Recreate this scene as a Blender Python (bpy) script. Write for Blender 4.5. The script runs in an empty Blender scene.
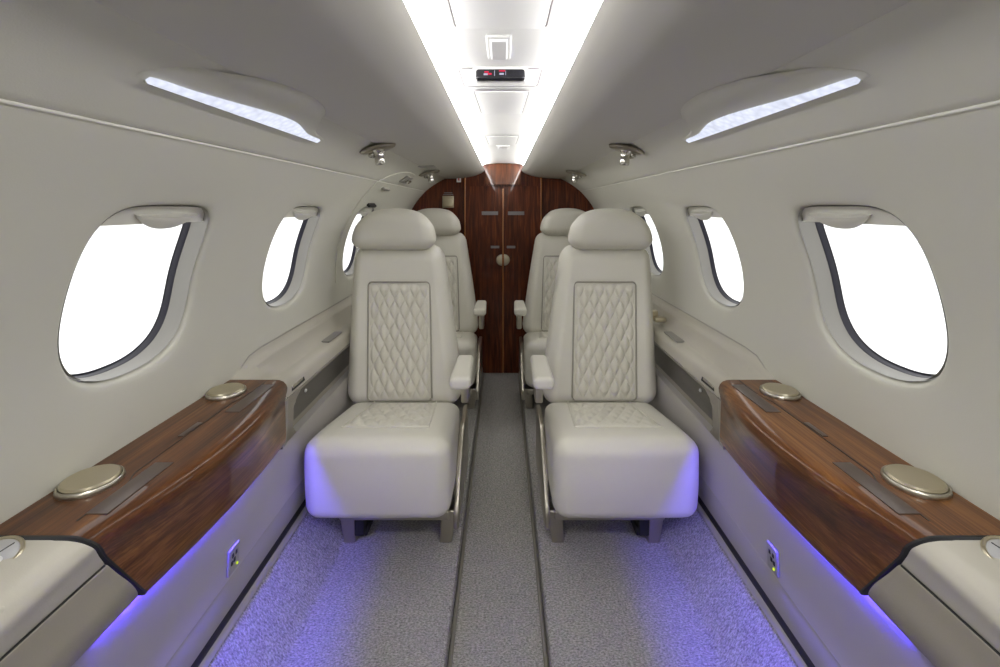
import bpy, bmesh, math, random
from mathutils import Vector, Matrix
random.seed(7)
PI = math.pi
sc = bpy.context.scene
COL = sc.collection
H = 1.15                      # eye height over the seat-level floor
Y0, Y1 = -1.30, 3.27          # front end of the modelled cabin, aft bulkhead

# ------------------------------------------------------------------ materials
def new_mat(name):
    m = bpy.data.materials.new(name); m.use_nodes = True
    nt = m.node_tree
    return m, nt, nt.nodes['Principled BSDF']

def N(nt, kind, **kw):
    n = nt.nodes.new(kind)
    for k, v in kw.items():
        if k in n.inputs: n.inputs[k].default_value = v
        else: setattr(n, k, v)
    return n

def plain(name, col, rough=.5, metal=0., bump=0., bscale=200., coat=0., spec=.5, vary=0., vscale=3.):
    m, nt, b = new_mat(name)
    b.inputs['Base Color'].default_value = (*col, 1)
    b.inputs['Roughness'].default_value = rough
    b.inputs['Metallic'].default_value = metal
    b.inputs['Coat Weight'].default_value = coat
    b.inputs['Coat Roughness'].default_value = .04
    b.inputs['Specular IOR Level'].default_value = spec
    tc = N(nt, 'ShaderNodeTexCoord')
    if bump:
        no = N(nt, 'ShaderNodeTexNoise', Scale=bscale, Detail=3.)
        bp = N(nt, 'ShaderNodeBump', Strength=bump, Distance=.002)
        nt.links.new(tc.outputs['Object'], no.inputs['Vector'])
        nt.links.new(no.outputs['Fac'], bp.inputs['Height'])
        nt.links.new(bp.outputs['Normal'], b.inputs['Normal'])
    if vary:
        n2 = N(nt, 'ShaderNodeTexNoise', Scale=vscale, Detail=2.)
        nt.links.new(tc.outputs['Object'], n2.inputs['Vector'])
        mx = N(nt, 'ShaderNodeMix', data_type='RGBA')
        mx.inputs['A'].default_value = (*[c*(1-vary) for c in col], 1)
        mx.inputs['B'].default_value = (*[min(1, c*(1+vary)) for c in col], 1)
        nt.links.new(n2.outputs['Fac'], mx.inputs['Factor'])
        nt.links.new(mx.outputs['Result'], b.inputs['Base Color'])
    return m

def wood(name, cols, axis, rough=.25, coat=1.0, fine=90., broad=9.):
    """lacquered veneer, grain running along `axis` (0 x, 1 y, 2 z)"""
    m, nt, b = new_mat(name)
    tc = N(nt, 'ShaderNodeTexCoord')
    def layer(s_across, s_along, detail, dist):
        mp = N(nt, 'ShaderNodeMapping')
        sca = [s_across]*3; sca[axis] = s_along
        mp.inputs['Scale'].default_value = sca
        no = N(nt, 'ShaderNodeTexNoise', Scale=1., Detail=detail, Distortion=dist)
        nt.links.new(tc.outputs['Object'], mp.inputs['Vector'])
        nt.links.new(mp.outputs['Vector'], no.inputs['Vector'])
        return no
    a = layer(broad*2.2, broad*.18, 3., .6)
    c = layer(fine*3, fine*.05, 4., .2)
    mix = N(nt, 'ShaderNodeMath', operation='MULTIPLY_ADD')
    nt.links.new(c.outputs['Fac'], mix.inputs[0]); mix.inputs[1].default_value = .45
    sub = N(nt, 'ShaderNodeMath', operation='MULTIPLY_ADD')
    nt.links.new(a.outputs['Fac'], sub.inputs[0]); sub.inputs[1].default_value = .75; sub.inputs[2].default_value = -.1
    nt.links.new(sub.outputs[0], mix.inputs[2])
    ramp = N(nt, 'ShaderNodeValToRGB')
    e = ramp.color_ramp.elements
    e[0].position = .25; e[0].color = (*cols[0], 1)
    e[1].position = .78; e[1].color = (*cols[2], 1)
    x = e.new(.52); x.color = (*cols[1], 1)
    nt.links.new(mix.outputs[0], ramp.inputs['Fac'])
    nt.links.new(ramp.outputs['Color'], b.inputs['Base Color'])
    b.inputs['Roughness'].default_value = rough
    b.inputs['Specular IOR Level'].default_value = .15
    b.inputs['Coat Weight'].default_value = coat
    b.inputs['Coat Roughness'].default_value = .03
    return m

def emit(name, col, strength, texture=None):
    m, nt, b = new_mat(name)
    nt.nodes.remove(b)
    em = N(nt, 'ShaderNodeEmission', Strength=strength)
    em.inputs['Color'].default_value = (*col, 1)
    if texture:
        tc = N(nt, 'ShaderNodeTexCoord')
        no = N(nt, 'ShaderNodeTexVoronoi', Scale=texture)
        nt.links.new(tc.outputs['Object'], no.inputs['Vector'])
        ma = N(nt, 'ShaderNodeMath', operation='MULTIPLY_ADD')
        nt.links.new(no.outputs['Distance'], ma.inputs[0])
        ma.inputs[1].default_value = -strength*.35; ma.inputs[2].default_value = strength*1.1
        nt.links.new(ma.outputs[0], em.inputs['Strength'])
    nt.links.new(em.outputs[0], nt.nodes['Material Output'].inputs[0])
    return m

def carpet(name):
    m, nt, b = new_mat(name)
    tc = N(nt, 'ShaderNodeTexCoord')
    mp = N(nt, 'ShaderNodeMapping'); mp.inputs['Scale'].default_value = (140, 240, 140)
    n1 = N(nt, 'ShaderNodeTexNoise', Scale=1., Detail=3., Roughness=.75)
    nt.links.new(tc.outputs['Object'], mp.inputs['Vector']); nt.links.new(mp.outputs['Vector'], n1.inputs['Vector'])
    ramp = N(nt, 'ShaderNodeValToRGB')
    e = ramp.color_ramp.elements
    e[0].position = .3; e[0].color = (.14, .124, .105, 1)
    e[1].position = .72; e[1].color = (.64, .585, .50, 1)
    nt.links.new(n1.outputs['Fac'], ramp.inputs['Fac'])
    n2 = N(nt, 'ShaderNodeTexNoise', Scale=45., Detail=3.)
    nt.links.new(tc.outputs['Object'], n2.inputs['Vector'])
    mx = N(nt, 'ShaderNodeMix', data_type='RGBA', blend_type='MULTIPLY')
    mx.inputs['Factor'].default_value = .35
    nt.links.new(ramp.outputs['Color'], mx.inputs['A']); nt.links.new(n2.outputs['Color'], mx.inputs['B'])
    hs = N(nt, 'ShaderNodeHueSaturation', Saturation=.35, Value=1.1)
    nt.links.new(mx.outputs['Result'], hs.inputs['Color'])
    nt.links.new(hs.outputs['Color'], b.inputs['Base Color'])
    b.inputs['Roughness'].default_value = 1.; b.inputs['Specular IOR Level'].default_value = .1
    bp = N(nt, 'ShaderNodeBump', Strength=.8, Distance=.004)
    nt.links.new(n1.outputs['Fac'], bp.inputs['Height']); nt.links.new(bp.outputs['Normal'], b.inputs['Normal'])
    return m

def grille_mat(name, c0, c1, scale, axis):
    m, nt, b = new_mat(name)
    tc = N(nt, 'ShaderNodeTexCoord')
    w = N(nt, 'ShaderNodeTexWave', Scale=scale, Distortion=0.)
    w.bands_direction = axis
    nt.links.new(tc.outputs['Object'], w.inputs['Vector'])
    mx = N(nt, 'ShaderNodeMix', data_type='RGBA')
    mx.inputs['A'].default_value = (*c0, 1); mx.inputs['B'].default_value = (*c1, 1)
    nt.links.new(w.outputs['Fac'], mx.inputs['Factor']); nt.links.new(mx.outputs['Result'], b.inputs['Base Color'])
    b.inputs['Roughness'].default_value = .35
    return m

def glass_mat(name):
    m, nt, b = new_mat(name)
    nt.nodes.remove(b)
    tr = N(nt, 'ShaderNodeBsdfTransparent'); tr.inputs['Color'].default_value = (.96, .97, .97, 1)
    gl = N(nt, 'ShaderNodeBsdfGlossy', Roughness=.02)
    mx = N(nt, 'ShaderNodeMixShader')
    mx.inputs[0].default_value = .03; nt.links.new(tr.outputs[0], mx.inputs[1]); nt.links.new(gl.outputs[0], mx.inputs[2])
    nt.links.new(mx.outputs[0], nt.nodes['Material Output'].inputs[0])
    return m

M = {}
M['liner'] = plain('liner_cream', (.605, .597, .525), .55, bump=.08, bscale=420, spec=.3)
M['ceiling'] = plain('ceiling_cream', (.52, .505, .46), .6, bump=.08, bscale=420, spec=.25)
M['trough'] = plain('trough_white', (.74, .74, .73), .6, spec=.3)
M['leather'] = plain('seat_leather', (.64, .622, .55), .42, bump=.18, bscale=520, spec=.4)
M['quilt'] = plain('quilted_leather', (.61, .59, .515), .45, bump=.18, bscale=520, spec=.4)
M['pipe'] = plain('seam_piping', (.30, .285, .24), .6)
M['console'] = plain('console_cream', (.50, .475, .41), .42, bump=.06, bscale=420, spec=.4)
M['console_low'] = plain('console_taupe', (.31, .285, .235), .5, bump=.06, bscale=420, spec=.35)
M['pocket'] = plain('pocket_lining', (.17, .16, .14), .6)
M['panel'] = plain('lower_panel_grey', (.44, .42, .40), .5, spec=.35)
M['kick'] = plain('kick_strip', (.36, .345, .31), .5)
M['black'] = plain('black_gap', (.012, .012, .012), .6)
M['dark'] = plain('dark_gasket', (.018, .017, .03), .4)
M['sleeve'] = plain('window_sleeve', (.27, .26, .235), .4, spec=.5)
M['shade'] = plain('window_shade', (.66, .65, .59), .35, spec=.5)
M['gold'] = plain('champagne_metal', (.62, .56, .42), .28, metal=1., bump=.05, bscale=900)
M['nickel'] = plain('nickel_frame', (.52, .49, .42), .3, metal=1.)
M['bronze'] = plain('bronze_plate', (.30, .27, .22), .35, metal=1.)
M['chrome'] = plain('dull_chrome', (.55, .53, .49), .22, metal=1.)
M['walnut'] = wood('walnut_veneer', ((.030, .0090, .0030), (.120, .042, .0105), (.32, .138, .038)), 1, .45, .6)
M['mahogany'] = wood('mahogany_veneer', ((.024, .0060, .003), (.090, .0200, .0068), (.21, .056, .015)), 2, .4, .42, 110., 30.)
M['header'] = wood('header_veneer', ((.04, .011, .004), (.10, .028, .008), (.18, .056, .016)), 2, .3, 1., 110., 30.)
M['edge_wood'] = wood('light_edge_veneer', ((.22, .075, .020), (.36, .135, .038), (.48, .20, .06)), 2, .3)
M['carpet'] = carpet('speckled_carpet')
M['binding'] = plain('binding_strip', (.19, .178, .15), .6)
M['grille'] = grille_mat('vent_grille', (.050, .030, .022), (.095, .068, .054), 130., 'Y')
M['glass'] = glass_mat('window_glass')
M['placard'] = plain('placard_grey', (.20, .185, .19), .5)
M['white_plastic'] = plain('white_plastic', (.75, .75, .76), .4)
M['grey_plastic'] = plain('grey_plastic', (.33, .32, .31), .5)
M['silver'] = plain('silver_disc', (.50, .50, .51), .4, metal=.3)
M['screen'] = plain('black_screen', (.012, .012, .016), .2)
M['cove'] = emit('cove_led', (1., .985, .97), 14.)
M['cove_lens'] = emit('cove_diffuser', (1., .985, .97), 8.4)
M['reading'] = emit('reading_diffuser', (.80, .84, 1.), .56, texture=70.)
M['blue'] = emit('blue_led', (.075, .045, 1.), 310.)
M['red'] = emit('red_symbol', (1., .05, .12), .45)
M['lit_white'] = emit('lit_symbol', (.8, .8, 1.), .4)
M['green'] = emit('green_pilot', (.75, 1., .05), .5)
M['redpaint'] = plain('red_print', (.5, .03, .03), .5)

# ------------------------------------------------------------------ object helpers
def obj(name, bm, m, parent=None, smooth=True, loc=None, normals=True):
    if normals: bmesh.ops.recalc_face_normals(bm, faces=bm.faces)
    me = bpy.data.meshes.new(name); bm.to_mesh(me); bm.free()
    if smooth:
        for p in me.polygons: p.use_smooth = True
        try: me.set_sharp_from_angle(angle=math.radians(42))
        except Exception: pass
    o = bpy.data.objects.new(name, me); COL.objects.link(o)
    for mm in (m if isinstance(m, (list, tuple)) else [m]): me.materials.append(M[mm])
    if parent: o.parent = parent
    if loc: o.location = loc
    return o

def thing(name, label, cat, loc=(0, 0, 0), group=None):
    o = bpy.data.objects.new(name, None); COL.objects.link(o)
    o.empty_display_size = .05
    o.location = loc; o['label'] = label; o['category'] = cat
    if group: o['group'] = group
    return o

def tag(o, label, cat, group=None):
    o['label'] = label; o['category'] = cat
    if group: o['group'] = group
    return o

def struct(name, bm, m, parent=None, **kw):
    o = obj(name, bm, m, parent, **kw)
    if parent is None: o['kind'] = 'structure'
    return o

def struct_empty(name, loc):
    o = bpy.data.objects.new(name, None); COL.objects.link(o); o.location = loc
    o['kind'] = 'structure'; o.empty_display_size = .05
    return o

# ------------------------------------------------------------------ mesh helpers
def add_grid(bm, rows, close_u=False, close_v=False):
    """rows of points -> quads (rows[i][j]); close_v closes each row, close_u joins last row to first"""
    V = [[bm.verts.new(p) for p in r] for r in rows]
    nu, nv = len(V), len(V[0])
    for i in range(nu if close_u else nu-1):
        for j in range(nv if close_v else nv-1):
            a, b, c, d = V[i][j], V[i][(j+1) % nv], V[(i+1) % nu][(j+1) % nv], V[(i+1) % nu][j]
            try: bm.faces.new((a, b, c, d))
            except ValueError: pass
    return V

def cap(bm, ring):
    try: bm.faces.new(ring)
    except ValueError: pass

def loft(rows, capped=True):
    bm = bmesh.new()
    V = add_grid(bm, rows, close_v=True)
    if capped: cap(bm, V[0][::-1]); cap(bm, V[-1])
    return bm

def axis_coords(h, r, n, m=4):
    inner = h-r
    out = [-(inner + r*math.tan(math.radians(45)*k/m)) for k in range(m, 0, -1)]
    out += [-inner + 2*inner*i/n for i in range(n+1)]
    out += [inner + r*math.tan(math.radians(45)*k/m) for k in range(1, m+1)]
    return out

def rbox(bm, c, size, r, n=6, m=4, fn=None, rot=None):
    """box with rounded edges; fn deforms local points (box centred on 0) before placing"""
    h = [s/2 for s in size]
    r = min(r, min(h)*.999)
    ax = [axis_coords(hh, r, n, m) for hh in h]
    cache = {}
    def vert(p):
        q = [max(-(hh-r), min(hh-r, v)) for v, hh in zip(p, h)]
        d = Vector([a-b for a, b in zip(p, q)])
        if d.length > 1e-9: d = d.normalized()*r
        w = Vector(q)+d
        if fn: w = Vector(fn(w))
        if rot: w = rot @ w
        w = w+Vector(c)
        k = tuple(round(v, 7) for v in p)
        if k not in cache: cache[k] = bm.verts.new(w)
        return cache[k]
    for a in range(3):
        u, v = (a+1) % 3, (a+2) % 3
        for sgn in (-1, 1):
            for i in range(len(ax[u])-1):
                for j in range(len(ax[v])-1):
                    pts = []
                    for (ii, jj) in ((i, j), (i+1, j), (i+1, j+1), (i, j+1)):
                        p = [0, 0, 0]; p[a] = sgn*h[a]; p[u] = ax[u][ii]; p[v] = ax[v][jj]
                        pts.append(vert(p))
                    if sgn < 0: pts.reverse()
                    try: bm.faces.new(pts)
                    except ValueError: pass
    return bm

def box(c, size, r=.003, n=1, m=2, fn=None, rot=None):
    return rbox(bmesh.new(), c, size, r, n, m, fn, rot)

def frame_at(t):
    t = t.normalized()
    up = Vector((0, 0, 1)) if abs(t.z) < .9 else Vector((1, 0, 0))
    a = t.cross(up).normalized()
    return a, a.cross(t).normalized()

def add_tube(bm, pts, r, seg=8, closed=False, rr=None):
    pts = [Vector(p) for p in pts]; n = len(pts)
    rows = []
    for i, p in enumerate(pts):
        if closed: t = pts[(i+1) % n]-pts[i-1]
        else: t = pts[min(i+1, n-1)]-pts[max(i-1, 0)]
        a, b = frame_at(t)
        rad = rr[i] if rr else r
        rows.append([p+(a*math.cos(2*PI*k/seg)+b*math.sin(2*PI*k/seg))*rad for k in range(seg)])
    V = add_grid(bm, rows, close_u=closed, close_v=True)
    if not closed: cap(bm, V[0][::-1]); cap(bm, V[-1])
    return bm

def lathe(prof, rot=None, c=(0, 0, 0), seg=40, bm=None):
    """profile (r, z) turned about z, then rotated and moved"""
    bm = bm or bmesh.new()
    rows = []
    for (r, z) in prof:
        row = []
        for k in range(seg):
            a = 2*PI*k/seg
            v = Vector((max(r, 1e-5)*math.cos(a), max(r, 1e-5)*math.sin(a), z))
            if rot: v = rot @ v
            row.append(v+Vector(c))
        rows.append(row)
    V = add_grid(bm, rows, close_v=True)
    cap(bm, V[0][::-1]); cap(bm, V[-1])
    return bm

def mirror(bm):
    for v in bm.verts: v.co.x = -v.co.x
    bmesh.ops.reverse_faces(bm, faces=bm.faces)
    return bm

def sx(bm, side):
    return mirror(bm) if side < 0 else bm

def interp(pts, n=14):
    """Catmull-Rom through 2-D points"""
    out = []
    P = [Vector(p) for p in pts]
    for i in range(len(P)-1):
        p0 = P[i-1] if i else P[0]*2-P[1]
        p1, p2 = P[i], P[i+1]
        p3 = P[i+2] if i+2 < len(P) else P[-1]*2-P[-2]
        for k in range(n):
            t = k/n
            out.append(.5*((2*p1)+(p2-p0)*t+(2*p0-5*p1+4*p2-p3)*t*t+(-p0+3*p1-3*p2+p3)*t**3))
    out.append(P[-1])
    return out

class Curve2:
    """arc-length curve in the cross-section (x outboard, z up)"""
    def __init__(s, pts):
        s.p = interp(pts); s.l = [0.]
        for a, b in zip(s.p, s.p[1:]): s.l.append(s.l[-1]+(b-a).length)
        s.len = s.l[-1]
    def at(s, d):
        d = max(0., min(s.len, d))
        lo, hi = 0, len(s.l)-1
        while hi-lo > 1:
            mid = (lo+hi)//2
            if s.l[mid] <= d: lo = mid
            else: hi = mid
        t = (d-s.l[lo])/max(1e-9, s.l[hi]-s.l[lo])
        return s.p[lo].lerp(s.p[hi], t)
    def normal(s, d):
        a, b = s.at(d-.012), s.at(d+.012)
        t = (b-a).normalized()
        return Vector((-t.y, t.x))          # outboard for a curve running downwards
    def find_z(s, z):
        best = min(range(len(s.p)), key=lambda i: abs(s.p[i].y-z))
        return s.l[best]

# cross-section of the side wall from the seam below the overhead panel to the ledge
WALL = Curve2([(.567, H+.120), (.618, H+.062), (.660, H), (.700, H-.085), (.727, H-.17), (.741, H-.26), (.747, H-.36), (.748, H-.46), (.748, H-.56)])
if WALL.normal(.2).x < 0:
    WALL.normal = (lambda f: (lambda d: -f(d)))(WALL.normal)
WIN_A, WIN_B, WIN_N = .155, .172, 2.75
WIN_S = WALL.find_z(H-.165)
WINDOWS = [-.415, .255, .915, 1.558, 2.26]

def wallp(y, s, out=0.):
    p = WALL.at(s); n = WALL.normal(s)
    if s < 0: p = p+(WALL.at(0)-WALL.at(.01)).normalized()*(-s)
    return Vector((p.x+n.x*out, y, p.y+n.y*out))

def super_pt(th, a=WIN_A, b=WIN_B, n=WIN_N):
    c, s = math.cos(th), math.sin(th)
    if n == WIN_N: n = 3.7+1.2*s
    rho = (abs(c)**n+abs(s)**n)**(1/n)
    return a*c/rho, b*s/rho

def win_ring(yc, k, out, nseg=96):
    """ring at k times the opening size, on the wall surface pushed `out` outboard (+s is down)"""
    r = []
    for i in range(nseg):
        a, b = super_pt(2*PI*i/nseg, WIN_A*k if k > 0 else 0, WIN_B*k)
        r.append(wallp(yc+a, WIN_S-b, out))
    return r

def build_wall(side):
    bm = bmesh.new()
    bounds = [-.74]+[(a+b)/2 for a, b in zip(WINDOWS, WINDOWS[1:])]+[2.585]
    NS = 96
    R = .016
    ts = [0, .025, .05, .085, .13, .19, .27, .38, .55, .75, 1.]
    for k, yc in enumerate(WINDOWS):
        lo, hi = bounds[k], bounds[k+1]
        rows = []
        for t in ts:
            row = []
            for i in range(NS):
                th = 2*PI*i/NS
                c, s = math.cos(th), math.sin(th)
                ea, eb = super_pt(th)
                q = 1/max(abs(c), abs(s))
                ra = (hi-yc if c > 0 else yc-lo)*c*q
                rb = (WIN_S if s > 0 else WALL.len-WIN_S)*s*q
                a, b = ea+(ra-ea)*t, eb+(rb-eb)*t
                d = math.hypot(a-ea, b-eb)
                out = .010*math.exp(-d/.035)*(1-t)
                if d < R: out += R-math.sqrt(max(0, R*R-(R-d)**2))
                row.append(wallp(yc+a, WIN_S-b, out))
            rows.append(row)
        add_grid(bm, rows, close_v=True)
    for (lo, hi, n) in ((Y0, bounds[0], 6), (bounds[-1], Y1+.04, 8)):
        ys = [lo+(hi-lo)*i/n for i in range(n+1)]
        ss = [WALL.len*i/28 for i in range(29)]
        add_grid(bm, [[wallp(y, s) for s in ss] for y in ys])
    bmesh.ops.remove_doubles(bm, verts=bm.verts, dist=.0004)
    return sx(bm, side)

for side, nm in ((-1, 'left'), (1, 'right')):
    struct('wall_'+nm, build_wall(side), 'liner')

# windows: sleeve, gasket, pane, pull-down shade with its handle
def build_window(n, side, yc):
    base = struct_empty('window_%d' % n, (0, 0, 0))
    rows = [win_ring(yc, k, o) for k, o in ((1.0, .015), (.998, .030), (.990, .046), (.980, .052))]
    obj('sleeve', sx(loft(rows, False), side), 'sleeve', base)
    rows = [win_ring(yc, k, o) for k, o in ((.981, .0515), (.974, .053), (.967, .064), (.962, .066), (.945, .066))]
    obj('gasket', sx(loft(rows, False), side), 'dark', base)
    bm = bmesh.new()
    rows = [win_ring(yc, k, .0655) for k in (.962, .75, .5, .25, .06)]
    V = add_grid(bm, rows, close_v=True); cap(bm, V[-1])
    obj('pane', sx(bm, side), 'glass', base)
    # shade: a curved leaf across the top of the opening
    bm = bmesh.new()
    rows = []
    for i in range(33):
        a = math.sin(PI/2*(-1+2*i/32))*WIN_A*.943
        top = WIN_B*1.0*(max(0., 1-abs(a/WIN_A)**4.8))**(1/4.8)
        low = min(top-.0005, WIN_B-.042)
        row = []
        for j in range(9):
            t = j/8
            row.append(wallp(yc+a, WIN_S-(low+(top-low)*t), .024+.004*math.sin(PI*t)))
        back = [wallp(yc+a, WIN_S-(low+(top-low)*t), .033) for t in (1, 0)]
        rows.append(row+back)
    V = add_grid(bm, rows, close_v=True)
    sh = obj('shade', sx(bm, side), 'shade', base)
    bm = bmesh.new()
    rows = []
    for i in range(25):
        u = -1+2*i/24
        a = .020+.085*u
        depth = .031*(1-abs(u)**2.4)
        row = []
        for j in range(9):
            t = j/8
            row.append(wallp(yc+a, WIN_S-(WIN_B*.93-.010-depth*t), .021-.013*math.sin(PI*min(1, t*.55+.45))*(1-abs(u)**3)))
        back = [wallp(yc+a, WIN_S-(WIN_B*.93-.010-depth*t), .027) for t in (1, 0)]
        rows.append(row+back)
    add_grid(bm, rows, close_v=True)
    obj('shade_handle', sx(bm, side), 'shade', base)
n = 0
for side in (-1, 1):
    for yc in WINDOWS:
        n += 1
        build_window(n, side, yc)

# overhead panel between wall seam and ceiling, with a rolled edge at the seam
def extrude_profile(prof, y0, y1, ny=24, side=1, fn=None):
    bm = bmesh.new()
    ys = [y0+(y1-y0)*i/ny for i in range(ny+1)]
    add_grid(bm, [[(fn(p[0], y, p[1]) if fn else Vector((p[0], y, p[1]))) for p in prof] for y in ys])
    return sx(bm, side)

SEAM = Vector((.567, H+.120)); CREASE = Vector((.422, H+.214))
def psu(t, inn=0.):
    """point of the overhead panel, t=0 seam .. 1 crease; inn = offset into the cabin"""
    p = SEAM.lerp(CREASE, t)
    d = (CREASE-SEAM).normalized(); nrm = Vector((-d.y, d.x))
    if nrm.y > 0: nrm = -nrm
    return p-nrm*(.006*math.sin(PI*t))+nrm*inn
PSU_PROF = [SEAM+Vector((.004, .001)), SEAM+Vector((.001, .0025))]+[psu(.03+.97*i/14) for i in range(15)]
CEIL_PTS = [(.430, H+.222), (.421, H+.2135), (.395, H+.2140), (.350, H+.2160), (.290, H+.2205), (.240, H+.2280), (.205, H+.2360), (.170, H+.2490), (.148, H+.2610), (.1345, H+.2715), (.1325, H+.2745), (.1345, H+.2790), (.142, H+.2815), (.170, H+.2815)]
for side, nm in ((-1, 'left'), (1, 'right')):
    struct('trim_%d' % (1 if side < 0 else 2), extrude_profile(PSU_PROF, Y0, Y1+.04, 24, side), 'liner')
BEAD = [(SEAM.x+.0035+0.0030*math.cos(a)-.004, SEAM.y+.001+0.0030*math.sin(a)) for a in [PI*.45+PI*.9*i/8 for i in range(9)]]
for side in (-1, 1):
    struct('trim_%d' % (20 if side < 0 else 21), extrude_profile(BEAD, Y0, Y1, 24, side), 'shade')  # pale bead added along the seam, its lighter colour carries the edge highlight
bm = bmesh.new()
cp = interp(CEIL_PTS, 6)
ys = [Y0+(Y1+.04-Y0)*i/24 for i in range(25)]
for s in (-1, 1):
    add_grid(bm, [[Vector((s*p.x, y, p.y)) for p in cp] for y in ys])
struct('ceiling', bm, 'ceiling')
TZ = H+.323
tp = interp([(.178, H+.280), (.176, H+.296), (.160, H+.309), (.125, H+.318), (.085, TZ), (.04, TZ+.002), (0, TZ+.0025)], 5)
bm = bmesh.new()
prof = [(-p.x, p.y) for p in tp]+[(p.x, p.y) for p in tp[::-1][1:]]
add_grid(bm, [[Vector((p[0], y, p[1])) for p in prof] for y in ys])
struct('trim_3', bm, 'trough')

# end wall behind the camera
def section_outline():
    pts = []
    for i in range(30): pts.append((WALL.at(WALL.len*(1-i/29)).x, WALL.at(WALL.len*(1-i/29)).y))
    pts += [(psu(i/8).x, psu(i/8).y) for i in range(1, 9)]
    pts += [(p.x, p.y) for p in cp[6:-6]]
    pts += [(.155, H+.309), (.125, H+.318), (.085, TZ)]
    return pts
SEC = section_outline()
def section_poly(y, low):
    r = [(.748, low)]+SEC
    pts = [Vector((x, y, z)) for x, z in r]+[Vector((-x, y, z)) for x, z in r[::-1]]
    return pts
def slab(pts, dy):
    bm = bmesh.new()
    a = [bm.verts.new(p) for p in pts]; b = [bm.verts.new(p+Vector((0, dy, 0))) for p in pts]
    cap(bm, a); cap(bm, b[::-1])
    for i in range(len(a)):
        j = (i+1) % len(a)
        cap(bm, [a[i], a[j], b[j], b[i]])
    return bm
struct('wall_front', slab(section_poly(Y0, -.05), -.03), 'liner', smooth=False)

# ------------------------------------------------------------------ floor
AL, AR, DROP = -.147, .121, -.05
def floor_side(ax, s):
    p = [(ax, DROP-.002), (ax, -.012), (ax+s*.003, -.004), (ax+s*.012, 0)]
    x0 = ax+s*.012
    for i in range(1, 9): p.append((x0+(s*.540-x0)*i/8, 0))
    p += [(s*.552, .003), (s*.566, .016), (s*.60, .055), (s*.64, .102), (s*.676, .142)]
    return p
prof = floor_side(AL, -1)[::-1]+[(AL+.004+(AR-AL-.008)*i/8, DROP) for i in range(9)]+floor_side(AR, 1)
bm = bmesh.new()
ys = [Y0+(Y1+.04-Y0)*i/40 for i in range(41)]
add_grid(bm, [[Vector((x, y, z)) for x, z in prof] for y in ys])
struct('floor', bm, 'carpet')
k = 4
for ax, s in ((AL, -1), (AR, 1)):
    bm = box((ax+s*-.0075, (Y0+Y1)/2, DROP+.004), (.012, Y1-Y0-.02, .008), .003)
    struct('trim_%d' % k, bm, 'binding'); k += 1

# lower side panels: chamfered top under the ledge, flat panel, kick strip, dark gap, edge strip
LP_TOP = [(.690, .560), (.672, .535), (.660, .500), (.654, .472), (.6485, .458), (.6470, .448), (.6480, .42), (.652, .33), (.6555, .268), (.6550, .262)]
KICK = [(.6555, .262), (.6575, .260), (.6560, .256), (.6575, .200), (.6585, .183), (.6625, .180)]
for side, nm in ((-1, 'left'), (1, 'right')):
    bm = bmesh.new()
    for (prof_, ya, yb) in ((LP_TOP, Y0, 1.262), (LP_TOP[5:], 1.262, Y1-.001)):
        yy = [ya+(yb-ya)*i/16 for i in range(17)]
        add_grid(bm, [[Vector((p[0], y, p[1])) for p in prof_] for y in yy])
    bmesh.ops.remove_doubles(bm, verts=bm.verts, dist=.0002)
    struct('baseboard_'+nm, sx(bm, side), 'panel')
    struct('trim_%d' % k, extrude_profile(KICK, Y0, Y1-.001, 6, side), 'kick'); k += 1
    struct('trim_%d' % k, extrude_profile([(.6630, .181), (.6625, .165), (.6640, .150), (.672, .140)], Y0, Y1-.001, 4, side), 'black'); k += 1
    struct('trim_%d' % k, extrude_profile([(.672, .152), (.667, .152), (.659, .143), (.657, .130), (.664, .122)], Y0, Y1-.001, 4, side), 'kick'); k += 1

# ------------------------------------------------------------------ aft bulkhead and double door
px = lambda X, y=Y1: (X-503.5)*y/450       # bulkhead measurements are quoted as offsets at its distance
DX = .276
def clip_section(x0, x1, y, dy, low, top=None, n=16):
    """vertical slab filling the cabin outline between x0 and x1"""
    def ztop(x):
        ax = abs(x); best = None
        pts = SEC
        for (xa, za), (xb, zb) in zip(pts, pts[1:]):
            if min(xa, xb)-1e-6 <= ax <= max(xa, xb)+1e-6 and abs(xb-xa) > 1e-7:
                z = za+(zb-za)*(ax-xa)/(xb-xa)
                best = z if best is None else max(best, z) if za > H+.1 else best
        if ax <= .085: best = TZ
        return best
    xs = [x0+(x1-x0)*i/n for i in range(n+1)]
    up = [Vector((x, y, (min(ztop(x), top) if top else ztop(x)))) for x in xs]
    lo = [Vector((x, y, low)) for x in xs]
    return slab(lo+up[::-1], dy)
# side fields of the bulkhead: dark veneer up to the arch
bm = slab(section_poly(Y1+.014, -.05), .03)
struct('wall_rear', bm, 'mahogany', smooth=False)
for i, s in enumerate((-1, 1)):
    d = struct_empty('door_%d' % (i+1), (s*.14, Y1, DROP))
    x0, x1 = (.0055*s, s*(DX-.004))
    a, b = min(x0, x1), max(x0, x1)
    bm = clip_section(a, b, Y1-.004, .016, DROP+.003, H+.158)
    for v in bm.verts: v.co -= Vector((s*.14, Y1, DROP))
    obj('leaf', bm, 'mahogany', d, smooth=False)
    # half-round pull beside the meeting edge
    bm = bmesh.new()
    rows = []
    for (r, yy) in ((.001, -.0125), (.030, -.0125), (.0385, -.011), (.0415, -.007), (.042, -.003)):
        rows.append([Vector((s*(.008+r*math.cos(-PI/2+PI*q/20)), yy, r*math.sin(-PI/2+PI*q/20))) for q in range(21)])
    V = add_grid(bm, rows)
    o = obj('pull', bm, 'gold', d, loc=(-s*.14, 0, H-.377-DROP))
    for (w, h, zz, xx) in ((.118, .026, H-.038, .095), (.062, .018, H-.283, .058)):
        o = obj('placard', box((s*(xx)-s*.14, -.005, zz-DROP), (w, .003, h), .001), 'placard', d)
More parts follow.
